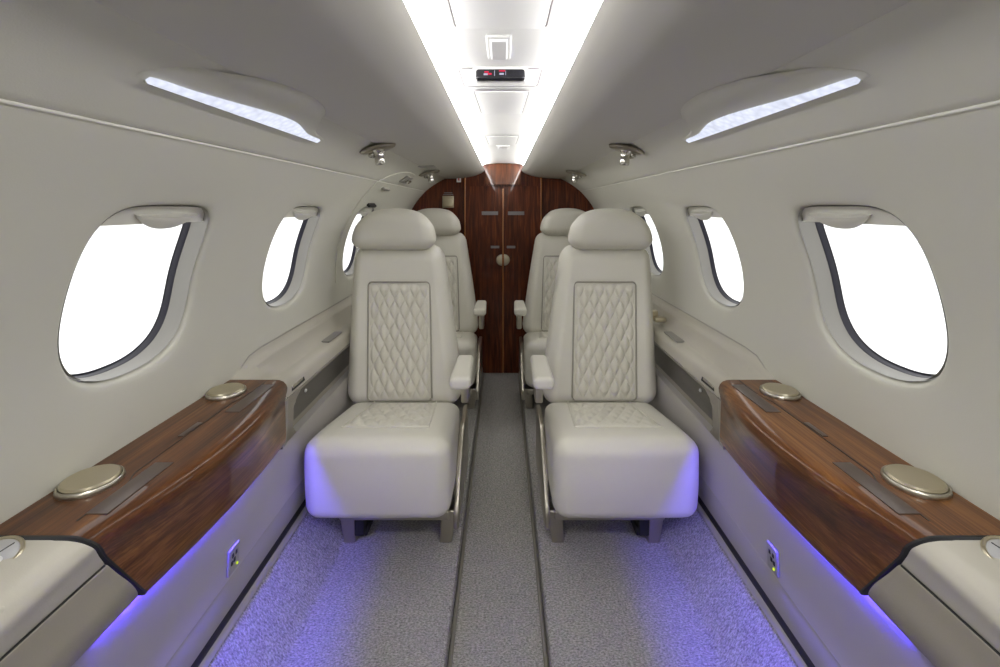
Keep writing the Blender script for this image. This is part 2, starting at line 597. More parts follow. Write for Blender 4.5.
# meeting strip and edge strips, lighter wood
bm = box((0, Y1-.012, (H-.01+DROP)/2+.08), (.011, .024, H+.13-DROP), .003)
struct('trim_%d' % k, bm, 'edge_wood'); k += 1
for s in (-1, 1):
    struct('trim_%d' % k, box((s*DX, Y1-.006, (H+.228+DROP)/2), (.010, .022, H+.222-DROP), .002), 'edge_wood'); k += 1
# header above the doors filling the lighting trough
bm = bmesh.new()
hp = [(.128, H+.168), (.128, H+.262), (.112, H+.295), (.090, H+.316), (.045, H+.3215)]
pts = [Vector((x, Y1-.030, z)) for x, z in hp]+[Vector((-x, Y1-.030, z)) for x, z in hp[::-1]]
struct('trim_%d' % k, slab(pts, .045), 'header', smooth=False); k += 1

# things on the bulkhead
t = thing('latch_plate', 'square gold latch plate with a small label above it on the dark wood bulkhead', 'latch', (-.400, Y1+.012, H+.045))
obj('plate', box((0, -.004, 0), (.083, .009, .086), .004), 'gold', t)
obj('flap', box((0, -.010, -.010), (.066, .008, .050), .004), 'gold', t)
bm = bmesh.new()
for j, w in enumerate((.060, .074)): rbox(bm, (0, -.001, .066-.012*j), (w, .003, .006), .001, 1, 1)
obj('label_lines', bm, 'placard', t)
t = thing('notice', 'tiny white notice with a red symbol at the top of the wood bulkhead', 'sign', (-.322, Y1+.012, H+.208))
obj('card', box((0, -.002, 0), (.032, .004, .040), .001), 'white_plastic', t)
obj('symbol', box((0, -.0045, .002), (.010, .002, .020), .0008), 'redpaint', t)

# ------------------------------------------------------------------ cove lights
for side, nm in ((-1, 'left'), (1, 'right')):
    t = thing('cove_light', 'long white light strip along the %s edge of the ceiling trough' % nm, 'light', (0, 0, 0), 'ceiling cove lights')
    obj('led_strip', sx(box((.1585, (Y0+Y1)/2, H+.2845), (.016, Y1-Y0-.03, .005), .002), side), 'cove', t)
    lens = interp([(.1745, H+.288), (.1735, H+.296), (.159, H+.3065), (.150, H+.3090), (.137, H+.3130), (.1355, H+.3155)], 5)
    obj('diffuser', extrude_profile(lens, Y0+.01, Y1-.032, 30, side), 'cove_lens', t)

# ------------------------------------------------------------------ overhead reading panels
def psu_or_ceiling(q):
    """q<=1 on the overhead panel; past 1 continues over the ceiling panel (q-1 in units of panel width)"""
    if q <= 1: return psu(q)
    L = (CREASE-SEAM).length*(q-1)
    x = .422-L
    best = min(cp[4:], key=lambda p: abs(p.x-x))
    return Vector((x, best.y))
def reading_light(side, nm):
    t = thing('reading_light', 'wavy edged bright overhead light panel above the %s windows' % nm, 'light', (0, 0, 0), 'overhead wash lights')
    YA, YB = .615, 1.175
    n = 44
    # housing: a soft pad swelling over the crease
    def outline(pts):
        c = interp(pts, 8)
        def f(u):
            for p, q in zip(c, c[1:]):
                if u <= q.x: return p.y+(q.y-p.y)*max(0, (u-p.x))/max(1e-6, q.x-p.x)
            return c[-1].y
        return f
    hi_edge = outline([(0, .62), (.06, .82), (.17, .985), (.23, 1.12), (.32, 1.25), (.42, 1.30), (.53, 1.28), (.63, 1.20), (.72, 1.06), (.79, .90), (.84, .74), (.91, .67), (1, .63)])
    bm = bmesh.new()
    rows = []
    for i in range(n+1):
        u = i/n
        y = YA-.015+(YB-YA+.045)*u
        q0, q1 = .545, max(.60, hi_edge(u))
        row = []
        for j in range(21):
            v = j/20
            q = q0+(q1-q0)*v
            p = psu_or_ceiling(q)
            # blend across the fold so that the pad is smooth there
            acc = Vector((0, 0))
            for k_ in range(-4, 5): acc += psu_or_ceiling(q+.04*k_)
            p = p.lerp(acc/9, .9)
            e_ = lambda t_: 1-(1-min(1, t_))**2
            lift = .005*e_(2.2*v)*e_(7*(1-v))*e_(6*u)*e_(6*(1-u))
            row.append(Vector((p.x-lift*.35, y, p.y-lift*.94-.0004)))
        rows.append(row)
    add_grid(bm, rows)
    obj('housing', sx(bm, side), 'liner', t)
    # diffuser: straight lower edge, wavy upper edge
    wave = outline([(0, .045), (.045, .066), (.18, .090), (.32, .130), (.48, .182), (.60, .203), (.70, .190), (.79, .130), (.86, .085), (1, .060)])
    bm = bmesh.new()
    top, bot = [], []
    for i in range(n+1):
        u = i/n
        y = YA+(YB-YA)*u
        row, rb = [], []
        for j in range(4):
            q = .552+wave(u)*j/3
            p = psu(q, .0085); row.append(Vector((p.x, y, p.y)))
            p = psu(q, .0020); rb.append(Vector((p.x, y, p.y)))
        top.append(row+rb[::-1])
    V = add_grid(bm, top, close_v=True); cap(bm, V[0][::-1]); cap(bm, V[-1])
    obj('diffuser', sx(bm, side), 'reading', t)
    bm = bmesh.new()
    pts = []
    for i in range(n+1):
        y = YA+.002+(YB-YA-.004)*i/n
        p = psu(.545, .002); pts.append(Vector((p.x, y, p.y)))
    add_tube(bm, pts, .003, 8)
    obj('lower_lip', sx(bm, side), 'liner', t)
for side, nm in ((-1, 'left'), (1, 'right')): reading_light(side, nm)

# ------------------------------------------------------------------ gasper units: plate with a vent nozzle and a reading spot
def nozzle(r, h, tilt, c):
    R = Matrix.Rotation(tilt[0], 3, 'X') @ Matrix.Rotation(tilt[1], 3, 'Y')
    return lathe([(r*1.25, .002), (r*1.3, -.003), (r*1.05, -.008), (r*.9, -h*.45), (r*1.0, -h*.5), (r*1.02, -h*.93), (r*.9, -h), (r*.72, -h), (r*.66, -h*.86)], R, c, 20)
def gasper(side, y, label):
    t = thing('air_nozzle_unit', label, 'air vent', (side*.418, y, H+.199), 'overhead air nozzle units')
    bm = bmesh.new()
    rows = []
    for (k, z) in ((1.0, .004), (1.0, -.002), (.94, -.007), (.80, -.010), (.0001, -.0105)):
        row = []
        for i in range(36):
            a, b = super_pt(2*PI*i/36, .062*k, .038*k, 1.75)
            row.append(Vector((a, b, z-.22*abs(a)*0)))
        rows.append(row)
    V = add_grid(bm, rows, close_v=True); cap(bm, V[-1])
    R = Matrix.Rotation(math.radians(13), 3, 'Y')
    for v in bm.verts: v.co = R @ v.co
    obj('plate', sx(bm, side), 'bronze', t)
    obj('vent_nozzle', sx(nozzle(.0155, .050, (.05, .10), (-.006, -.012, -.006)), side), 'chrome', t)
    obj('spot_lamp', sx(nozzle(.0125, .026, (-.15, -.1), (.018, .010, -.004)), side), 'chrome', t)
def lamp(side, y, unit, power, aim, size=105):
    l = bpy.data.lights.new('reading_or_fill_spot', 'SPOT'); l.energy = power; l.color = (1., .98, .95)
    l.spot_size = math.radians(size); l.spot_blend = 1.; l.shadow_soft_size = .05
    o = bpy.data.objects.new('reading_or_fill_spot', l); COL.objects.link(o)
    o.location = (side*.40, y, H+.160)
    o.rotation_euler = (Vector(aim)-Vector(o.location)).to_track_quat('-Z', 'Y').to_euler()
gasper(-1, 1.50, 'chrome overhead air nozzle unit nearest the camera, left of the ceiling')
gasper(1, 1.52, 'chrome overhead air nozzle unit nearest the camera, right of the ceiling')
gasper(-1, 2.55, 'small far chrome air nozzle unit by the left end of the wood bulkhead')
gasper(1, 2.57, 'small far chrome air nozzle unit by the right end of the wood bulkhead')
for s_ in (-1, 1):
    lamp(s_, .26, None, 6.5, (s_*.22, 1.35, .05), 82)  # added fill lamps without fixtures, to brighten seat fronts and floor
    lamp(s_, -.60, None, 5.5, (s_*.10, .95, 0), 76)  # second added fill pair behind the camera, also without fixtures
    lamp(s_, 1.50, None, 1.2, (s_*.40, 1.80, .3), 80)
    lamp(s_, 2.55, None, 1.5, (s_*.30, 2.80, .3), 80)
o = obj('ceiling_placard', sx(box((.392, 2.32, H+.2125), (.085, .10, .006), .002), -1), 'grey_plastic')
tag(o, 'small grey rectangular plate on the ceiling just before the far left nozzle', 'plate')

# ------------------------------------------------------------------ fittings of the centre ceiling panel
def hatch(y0, y1, w0, w1, label, dz=.004):
    t = thing('access_panel', label, 'hatch', (-.004, (y0+y1)/2, TZ), 'ceiling access panels')
    yc = (y0+y1)/2
    def fn(p):
        u = (p.y-(y0-yc))/(y1-y0)
        return (p.x*(w0+(w1-w0)*u)/w0, p.y, p.z)
    obj('lid', box((0, 0, -.0015), (w0*2, y1-y0, .007), .0025, 2, 2, fn), 'trough', t)
    bm = bmesh.new()
    pts = []
    r = .014
    for (cx, cy, a0) in ((1, 1, 0), (-1, 1, 90), (-1, -1, 180), (1, -1, 270)):
        for q in range(7):
            a = math.radians(a0+15*q)
            hx = (w1 if cy > 0 else w0)+.003; hy = (y1-y0)/2+.003
            pts.append(Vector((cx*(hx-r)+r*math.cos(a), cy*(hy-r)+r*math.sin(a), -.001)))
    add_tube(bm, pts, .0014, 6, True)
    obj('gap', bm, 'placard', t)
hatch(.30, .800, .078, .078, 'large access panel in the ceiling trough at the top edge of the photo')
hatch(1.235, 1.52, .073, .066, 'middle sized access panel just behind the black seat belt sign')
hatch(2.00, 2.27, .072, .066, 'small far access panel in the ceiling trough before the little vent')
t = thing('dome_lamp', 'small milky lamp on the ceiling trough between hatch and black sign', 'light', (-.008, .905, TZ))
obj('bezel', box((0, 0, -.001), (.048, .130, .006), .003, 2, 3), 'trough', t)
obj('lens', box((0, 0, -.004), (.034, .108, .009), .004, 2, 3), 'white_plastic', t)
t = thing('warning_sign', 'oval black lit warning sign set in a white ceiling bezel', 'sign', (-.006, 1.015, TZ))
def wedge(p):      # deeper towards the far edge, scooped front
    return (p.x*(1-.10*(p.y+.05)/.1), p.y, p.z-(0.012 if p.z < 0 else 0)*(p.y+.05)/.1)
obj('bezel', box((0, .090, -.001), (.190, .150, .006), .006, 2, 3), 'trough', t)
bm = bmesh.new()
pts = []
for (cx, cy, a0) in ((1, 1, 0), (-1, 1, 90), (-1, -1, 180), (1, -1, 270)):
    for q in range(7):
        a = math.radians(a0+15*q)
        pts.append(Vector((cx*.080+.016*math.cos(a), .090+cy*.060+.016*math.sin(a), -.0035)))
add_tube(bm, pts, .0013, 6, True)
obj('bezel_gap', bm, 'placard', t)
obj('housing', box((0, .030, -.013), (.128, .045, .030), .010, 2, 3), 'trough', t)
R = Matrix.Rotation(math.radians(-18), 3, 'X')
obj('screen', box((0, .004, -.022), (.112, .014, .028), .0068, 3, 4, rot=R), 'screen', t)
bm = bmesh.new()
for (x, z, w, h) in ((-.031, .003, .010, .003), (-.024, -.002, .009, .004), (.004, .006, .014, .003)):
    rbox(bm, R @ Vector((x, -.0075, z))+Vector((0, .004, -.022)), (w, .002, h), .0007, 1, 1, rot=R)
obj('red_symbol', bm, 'red', t)
bm = bmesh.new()
for (x, z, w, h) in ((-.033, -.003, .009, .004), (-.013, 0, .0012, .014), (.003, -.002, .010, .004), (.012, 0, .001, .010)):
    rbox(bm, R @ Vector((x, -.0075, z))+Vector((0, .004, -.022)), (w, .002, h), .0005, 1, 1, rot=R)
obj('white_symbol', bm, 'lit_white', t)
t = thing('ceiling_vent', 'tiny white slotted vent at the far end of the ceiling trough', 'vent', (0, 2.36, TZ))
obj('frame', box((0, 0, -.003), (.066, .10, .008), .003), 'trough', t)
for i in range(5):
    obj('slat', box((-.022+.011*i, 0, -.008), (.004, .07, .006), .001), 'white_plastic', t)

# ------------------------------------------------------------------ walnut side cabinets
CT = .680                                   # table-top level
CY0, CY1 = .645, 1.232
def cab_profile(y):
    """inboard profile of the cabinet at station u, from the wall over the nose down to the lower lip"""
    b = math.sin(PI*max(0, min(1, (y-CY0)/(CY1-CY0))))
    xi = .590-.043*b
    xl = .592-.012*b
    return [(.747, CT), (.70, CT), (.65, CT), (xi+.035, CT), (xi+.022, CT-.001), (xi+.011, CT-.005), (xi+.004, CT-.012),
            (xi, CT-.022), (xi+.001, CT-.032), (xi+.004, CT-.042), (xi+.007+.001*b, CT-.056), (xi*.5+xl*.5+.005, CT-.085), (xi*.2+xl*.8+.003, CT-.12), (xl+.001, CT-.150),
            (xl, CT-.166), (xl+.003, CT-.172), (xl+.010, CT-.175), (.622, CT-.175), (.6255, CT-.172), (.626, CT-.13), (.66, CT-.12), (.747, CT-.12)]
def cabinet(side, nm):
    t = thing('side_cabinet', 'glossy walnut side cabinet with two round gold lids along the %s wall' % nm, 'cabinet', (0, 0, 0), 'walnut side cabinets')
    bm = bmesh.new()
    rows = []
    nu = 30
    for i in range(nu+1):
        u = i/nu
        row = []
        for (x, z) in cab_profile(CY0+(CY1-CY0)*u):
            ys = CY0+.62*max(0, CT-.002-z) if x < .64 else CY0
            ye = CY1
            if z < CT-.14 and x < .64: ye = CY1-.010*((CT-.14-z)/.035)**2
            row.append(Vector((x, ys+(ye-ys)*u, z)))
        rows.append(row)
    V = add_grid(bm, rows, close_v=True)
    cap(bm, V[0][::-1]); cap(bm, V[-1])
    obj('body', sx(bm, side), 'walnut', t)
    r0 = [Vector((p.x-.0008 if p.x < .64 else p.x, p.y, p.z+(.0006 if p.z > CT-.004 else 0))) for p in rows[0]]
    bm = bmesh.new()
    V = add_grid(bm, [[p+Vector((0, -.0032, 0)) for p in r0], [p+Vector((0, .0005, 0)) for p in r0]], close_v=True)
    cap(bm, V[0][::-1]); cap(bm, V[-1])
    obj('end_seal', sx(bm, side), 'black', t)
    # gap of the folding table leaf, swinging round the lids
    z = CT+.0006
    pts = [(.640, CY0+.03), (.640, .752), (.643, .775), (.652, .795), (.654, .83), (.654, 1.065), (.653, 1.09), (.6485, 1.11), (.6445, 1.135), (.643, 1.16), (.643, CY1-.004)]
    bm = bmesh.new()
    rows = [[Vector((x-.0011, y, z)), Vector((x+.0011, y, z)), Vector((x+.0011, y, z-.002)), Vector((x-.0011, y, z-.002))] for x, y in [(p.x, p.y) for p in interp(pts, 5)]]
    add_grid(bm, rows, close_v=True)
    obj('leaf_gap', sx(bm, side), 'black', t)
    for (xa, xb, ya, yb) in ((.607, .641, .690, .830), (.606, .640, 1.035, 1.195), (.657, .669, .925, .985)):
        obj('grille', sx(box(((xa+xb)/2, (ya+yb)/2, CT+.0005), (xb-xa, yb-ya, .002), .0008), side), 'grille', t)
    for y in (.766, 1.140):
        c = (.7015, y, CT)
        l = obj('round_lid', sx(lathe([(.0385, 0), (.0405, .004), (.0405, .010), (.0375, .0130), (.0005, .0135)], None, c, 48), side), 'gold', t)
        obj('rim', sx(lathe([(.0445, -.001), (.0455, .003), (.0445, .008), (.0425, .0095), (.0412, .0085), (.0412, 0)], None, c, 48), side), 'nickel', l)
    return t
for side, nm in ((-1, 'left'), (1, 'right')): cabinet(side, nm)

# blue accent strips tucked up under the cabinets
for side, nm in ((-1, 'left'), (1, 'right')):
    bm = box((.6405, .950, CT-.135), (.008, .40, .006), .002)
    tag(obj('accent_light', sx(bm, side), 'blue'), 'blue light strip tucked under the %s walnut cabinet' % nm, 'light', 'blue accent strips')

# ------------------------------------------------------------------ front consoles (armrest level, toward the camera)
def console(side, nm):
    t = thing('armrest_console', 'cream moulded armrest console in the bottom %s corner of the photo' % nm, 'console', (0, 0, 0), 'armrest consoles')
    up = [(.747, .676), (.70, .677), (.655, .676), (.632, .673), (.614, .665), (.603, .653), (.597, .638), (.594, .624), (.5945, .6165), (.597, .615)]
    lo = [(.599, .6135), (.5965, .612), (.5955, .608), (.594, .585), (.590, .555), (.593, .530), (.601, .512), (.614, .500), (.632, .488), (.648, .470), (.656, .45), (.66, .43)]
    def shell(prof, bend, mate=None):
        bm = bmesh.new()
        rows = []
        n = 20
        for i in range(n+1):
            u = i/n
            row = []
            for j, (x, z) in enumerate(prof):
                if mate:
                    w_ = max(0., min(1., (u-.62)/.38)); w_ = w_*w_*(3-2*w_)
                    x, z = x+(mate[j].x-x)*w_, z+(mate[j].y-z)*w_
                ye = CY0-.008+.62*max(0, CT-.002-z) if x < .64 and z > .50 else CY0-.007
                if z <= .50: ye = CY0+.092-.5*(.5-z)
                y = -.55+(ye+.55)*u
                dz = -.02*max(0, (.58-y))**1.0 if z > .5 else 0
                row.append(Vector((x, y, z+dz*bend)))
            rows.append(row)
        add_grid(bm, rows)
        return sx(bm, side)
    mt = [(.747, CT-.001), (.70, CT-.001), (.65, CT-.001), (.625, CT-.001), (.612, CT-.002), (.601, CT-.006), (.594, CT-.013), (.590, CT-.023), (.5945, CT-.042), (.5985, .6150)]
    up = up[:9]+[(.597, .6150)]
    obj('upper_shell', shell(interp(up, 4), 1., interp(mt, 4)), 'console', t)
    obj('lower_shell', shell(interp(lo, 4), 1.), 'console_low', t)
    bm = bmesh.new()
    rows = [[Vector((x, -.54+(CY0+.031+.54)*i/20, z-.02*max(0, .58-(-.54+(CY0+.031+.54)*i/20)))) for x, z in ((.5965, .6165), (.5990, .6145), (.5965, .6125))] for i in range(21)]
    add_grid(bm, rows)
    obj('shell_gap', sx(bm, side), 'black', t)
    # round control plate
    R = Matrix.Rotation(math.radians(12), 3, 'X') @ Matrix.Rotation(math.radians(-5), 3, 'Y')
    c = Vector((.690, .602, .6785))
    sw = obj('control_plate', sx(lathe([(.030, -.002), (.0305, .0005), (.0285, .002), (.0005, .0024)], R, c, 40), side), 'silver', t)
    obj('ring', sx(lathe([(.0355, -.004), (.0355, .001), (.0335, .003), (.0310, .0025), (.0300, -.001)], R, c, 40), side), 'gold', sw)
    obj('divider', sx(box(c+R @ Vector((-.002, 0, .0025)), (.0012, .052, .0012), .0004, rot=R @ Matrix.Rotation(.35, 3, 'Z')), side), 'black', sw)
    for (dx, dy) in ((-.013, -.003), (.010, .003)):
        b = obj('button', sx(lathe([(.0075, .001), (.0075, .0035), (.006, .0042), (.0004, .0043)], R, c+R @ Vector((dx, dy, 0)), 20), side), 'white_plastic', sw)
        obj('button_mark', sx(lathe([(.0022, .004), (.0022, .0049), (.0003, .005)], R, c+R @ Vector((dx, dy, 0)), 12), side), 'black', sw)
    # dark slide latch lower down
    obj('latch', sx(box((.613, .528, .662), (.030, .035, .020), .006, 2, 3), side), 'console', t)
    obj('latch_slot', sx(box((.607, .532, .649), (.022, .034, .022), .006, 2, 3), side), 'black', t)
for side, nm in ((-1, 'left'), (1, 'right')): console(side, nm)

# ------------------------------------------------------------------ aft ledges beyond the walnut
def ease(x, y, z):
    w = max(0., min(1., (y-CY1)/.16)); w = w*w*(3-2*w)
    k = 1+.105*w*max(0., min(1., (.725-x)/.09))
    return Vector((x*k, y, H+(z-H)*k))
def rail_ease(x, y, z):
    w = max(0., min(1., (y-CY1)/.16)); w = w*w*(3-2*w)
    return ease(x+(.656-x)*(1-w), y, z)
RL = interp([(.752, .735), (.745, .715), (.735, .700), (.715, .687), (.685, .680), (.65, .678), (.622, .677), (.606, .670), (.598, .658), (.5955, .640), (.5955, .626), (.598, .624)], 5)
def rear_ledge(side, nm):
    t = thing('side_ledge', 'cream padded side ledge with black latch beside the %s row of seats' % nm, 'ledge', (0, 0, 0), 'cream side ledges')
    tl = Matrix.Rotation(math.radians(-72), 3, 'Y')
    bm = bmesh.new()
    rows = []
    for i in range(25):
        y = CY1+.002+(Y1-.003-CY1)*i/24
        w = min(1, (y-CY1)/.12); w = w*w*(3-2*w)
        rows.append([ease(p.x, y, p.y-(p.y-.676)*(1-w)*(1 if p.y > .679 else 0)) for p in RL])
    add_grid(bm, rows)
    obj('ledge_top', sx(bm, side), 'console', t)
    # front face with the rounded recess of a stowage pocket
    y0, y1 = CY1+.001, Y1-.003
    lo_z, hi_z = .493, .6215
    ny, nz = 160, 20
    pa, pb = 1.425, 2.30
    bm = bmesh.new()
    rows = []
    for i in range(ny+1):
        y = y0+(y1-y0)*i/ny
        row = []
        for j in range(nz+1):
            z = lo_z+(hi_z-lo_z)*j/nz
            # rounded-rectangle distance
            cy, cz, hy, hz, r = (pa+pb)/2, .550, (pb-pa)/2, .062, .055
            qx, qz = abs(y-cy)-(hy-r), abs(z-cz)-(hz-r)
            d = math.hypot(max(qx, 0), max(qz, 0))+min(max(qx, qz), 0)-r
            k = max(0, min(1, -d/.016)); k = k*k*(3-2*k)
            row.append(ease(.5975+.004*(1-(z-lo_z)/(hi_z-lo_z))+.050*k, y, z))
        rows.append(row)
    V = add_grid(bm, rows)
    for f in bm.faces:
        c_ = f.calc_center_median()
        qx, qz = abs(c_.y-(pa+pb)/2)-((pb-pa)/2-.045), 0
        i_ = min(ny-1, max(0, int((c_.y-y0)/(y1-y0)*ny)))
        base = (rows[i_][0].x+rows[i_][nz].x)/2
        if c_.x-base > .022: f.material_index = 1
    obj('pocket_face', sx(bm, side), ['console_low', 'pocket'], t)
    bm = extrude_profile(interp([(.630, .498), (.612, .4985), (.600, .495), (.594, .488), (.5935, .478), (.598, .466), (.612, .448), (.646, .420)], 4), y0, y1, 60, side, rail_ease)
    obj('lower_rail', bm, 'panel', t)
    obj('gap_line', extrude_profile([(.5975, .6225), (.600, .6235), (.5975, .6250)], y0, y1, 40, side, ease), 'black', t)
    ep = [(.604, .488), (.604, .62), (.70, .62), (.70, .488)]
    obj('end_panel', sx(slab([Vector((x, CY1+.0015, z)) for x, z in ep], .004), side), 'console_low', t, smooth=False)
    bm = bmesh.new()
    gp = []
    for i in range(33):
        y = CY1+.03+(Y1-.01-CY1-.03)*i/32
        w = min(1, (y-CY1)/.12); w = w*w*(3-2*w)
        z = .721-(.721-.6765)*(1-w)
        gp.append(Vector((WALL.at(WALL.find_z(z)).x-.0015, y, z)))
    add_tube(bm, gp, .0018, 6)
    obj('wall_seam', sx(bm, side), 'kick', t)
    la = obj('latch_slot', sx(box(ease(.5975, 1.405, .6420), (.020, .170, .006), .002, 2, 3, rot=tl), side), 'black', t)
    obj('latch_lever', sx(box(ease(.5965, 1.440, .6430), (.009, .075, .008), .003, 2, 3, rot=tl), side), 'chrome', la)
    obj('stud', sx(lathe([(.006, 0), (.006, .004), (.003, .006), (.0003, .0065)], Matrix.Rotation(-PI/2, 3, 'Y'), ease(.640, 1.60, .560), 14), side), 'white_plastic', t)
    obj('cover_plate', sx(box(ease(.640, 1.815, .6772), (.060, .14, .006), .0015), side), 'sleeve', t)
for side, nm in ((-1, 'left'), (1, 'right')): rear_ledge(side, nm)
t = thing('belt_buckle', 'small gold buckle lying on the right ledge beside the near seat', 'buckle', (.690, 1.99, .649))
obj('buckle_plate', box((0, 0, .010), (.05, .05, .018), .005, 2, 3), 'gold', t)
obj('buckle_tongue', box((-.012, .03, .030), (.028, .03, .026), .005, 2, 3), 'gold', t)

# power outlets on the lower panels
def outlet(side, nm):
    t = thing('power_outlet', 'small white power outlet with green pilot light on the %s lower panel' % nm, 'outlet', (side*.6505, 1.085, .305), 'power outlets')
    R = Matrix.Rotation(math.radians(-3), 3, 'Y')
    obj('plate', sx(box((0, 0, 0), (.006, .042, .062), .0025, 1, 2, rot=R), side), 'grey_plastic', t)
    bm = bmesh.new()
    for (y, z) in ((-.007, .012), (.007, .012), (0, -.002), (-.010, -.004)):
        rbox(bm, (-.0032, y, z), (.003, .007, .010), .001, 1, 1)
    obj('socket_holes', sx(bm, side), 'black', t)
    obj('pilot_lamp', sx(box((-.004, .010 if side < 0 else -.010, -.018), (.003, .005, .005), .001), side), 'green', t)
for side, nm in ((-1, 'left'), (1, 'right')): outlet(side, nm)

# ------------------------------------------------------------------ emergency exit outline and handles on the left wall
t = thing('exit_hatch', 'cream exit hatch outline with recessed handle on the left wall by the bulkhead', 'hatch', (0, 0, 0))
bm = bmesh.new()
path = []
def on_side(y, q):
    """q: >0 distance down the wall from the seam, <0 up the overhead panel (fraction)"""
    if q >= 0:
        p = wallp(y, q, -.002); return p
    p = psu(-q, .002); return Vector((p.x, y, p.y))
ctrl = [(2.005, .50), (1.985, .40), (1.985, .28), (2.0, .16), (2.02, .05), (2.05, -.10), (2.11, -.34), (2.20, -.53), (2.32, -.62), (2.46, -.60)]
cc = interp(ctrl, 6)
pts = [on_side(p.x, p.y) for p in cc]
add_tube(bm, pts, .003, 8)
obj('seam_bead', sx(bm, -1), 'liner', t)
p = psu(.33, .004)
obj('handle_recess', sx(box((p.x, 2.42, p.y), (.055, .15, .010), .004, 2, 3, rot=Matrix.Rotation(math.radians(33), 3, 'Y')), -1), 'sleeve', t)
obj('handle_grip', sx(box((p.x-.004, 2.45, p.y-.010), (.026, .07, .012), .005, 2, 3, rot=Matrix.Rotation(math.radians(33), 3, 'Y')), -1), 'chrome', t)
for (y, q, mt) in ((2.24, .030, 'sleeve'), (2.22, .135, 'black')):
    w = wallp(y, q, -.003)
    obj('latch_cover', sx(box(w, (.014, .11, .022), .004, 2, 3, rot=Matrix.Rotation(math.radians(40), 3, 'Y')), -1), mt, t)

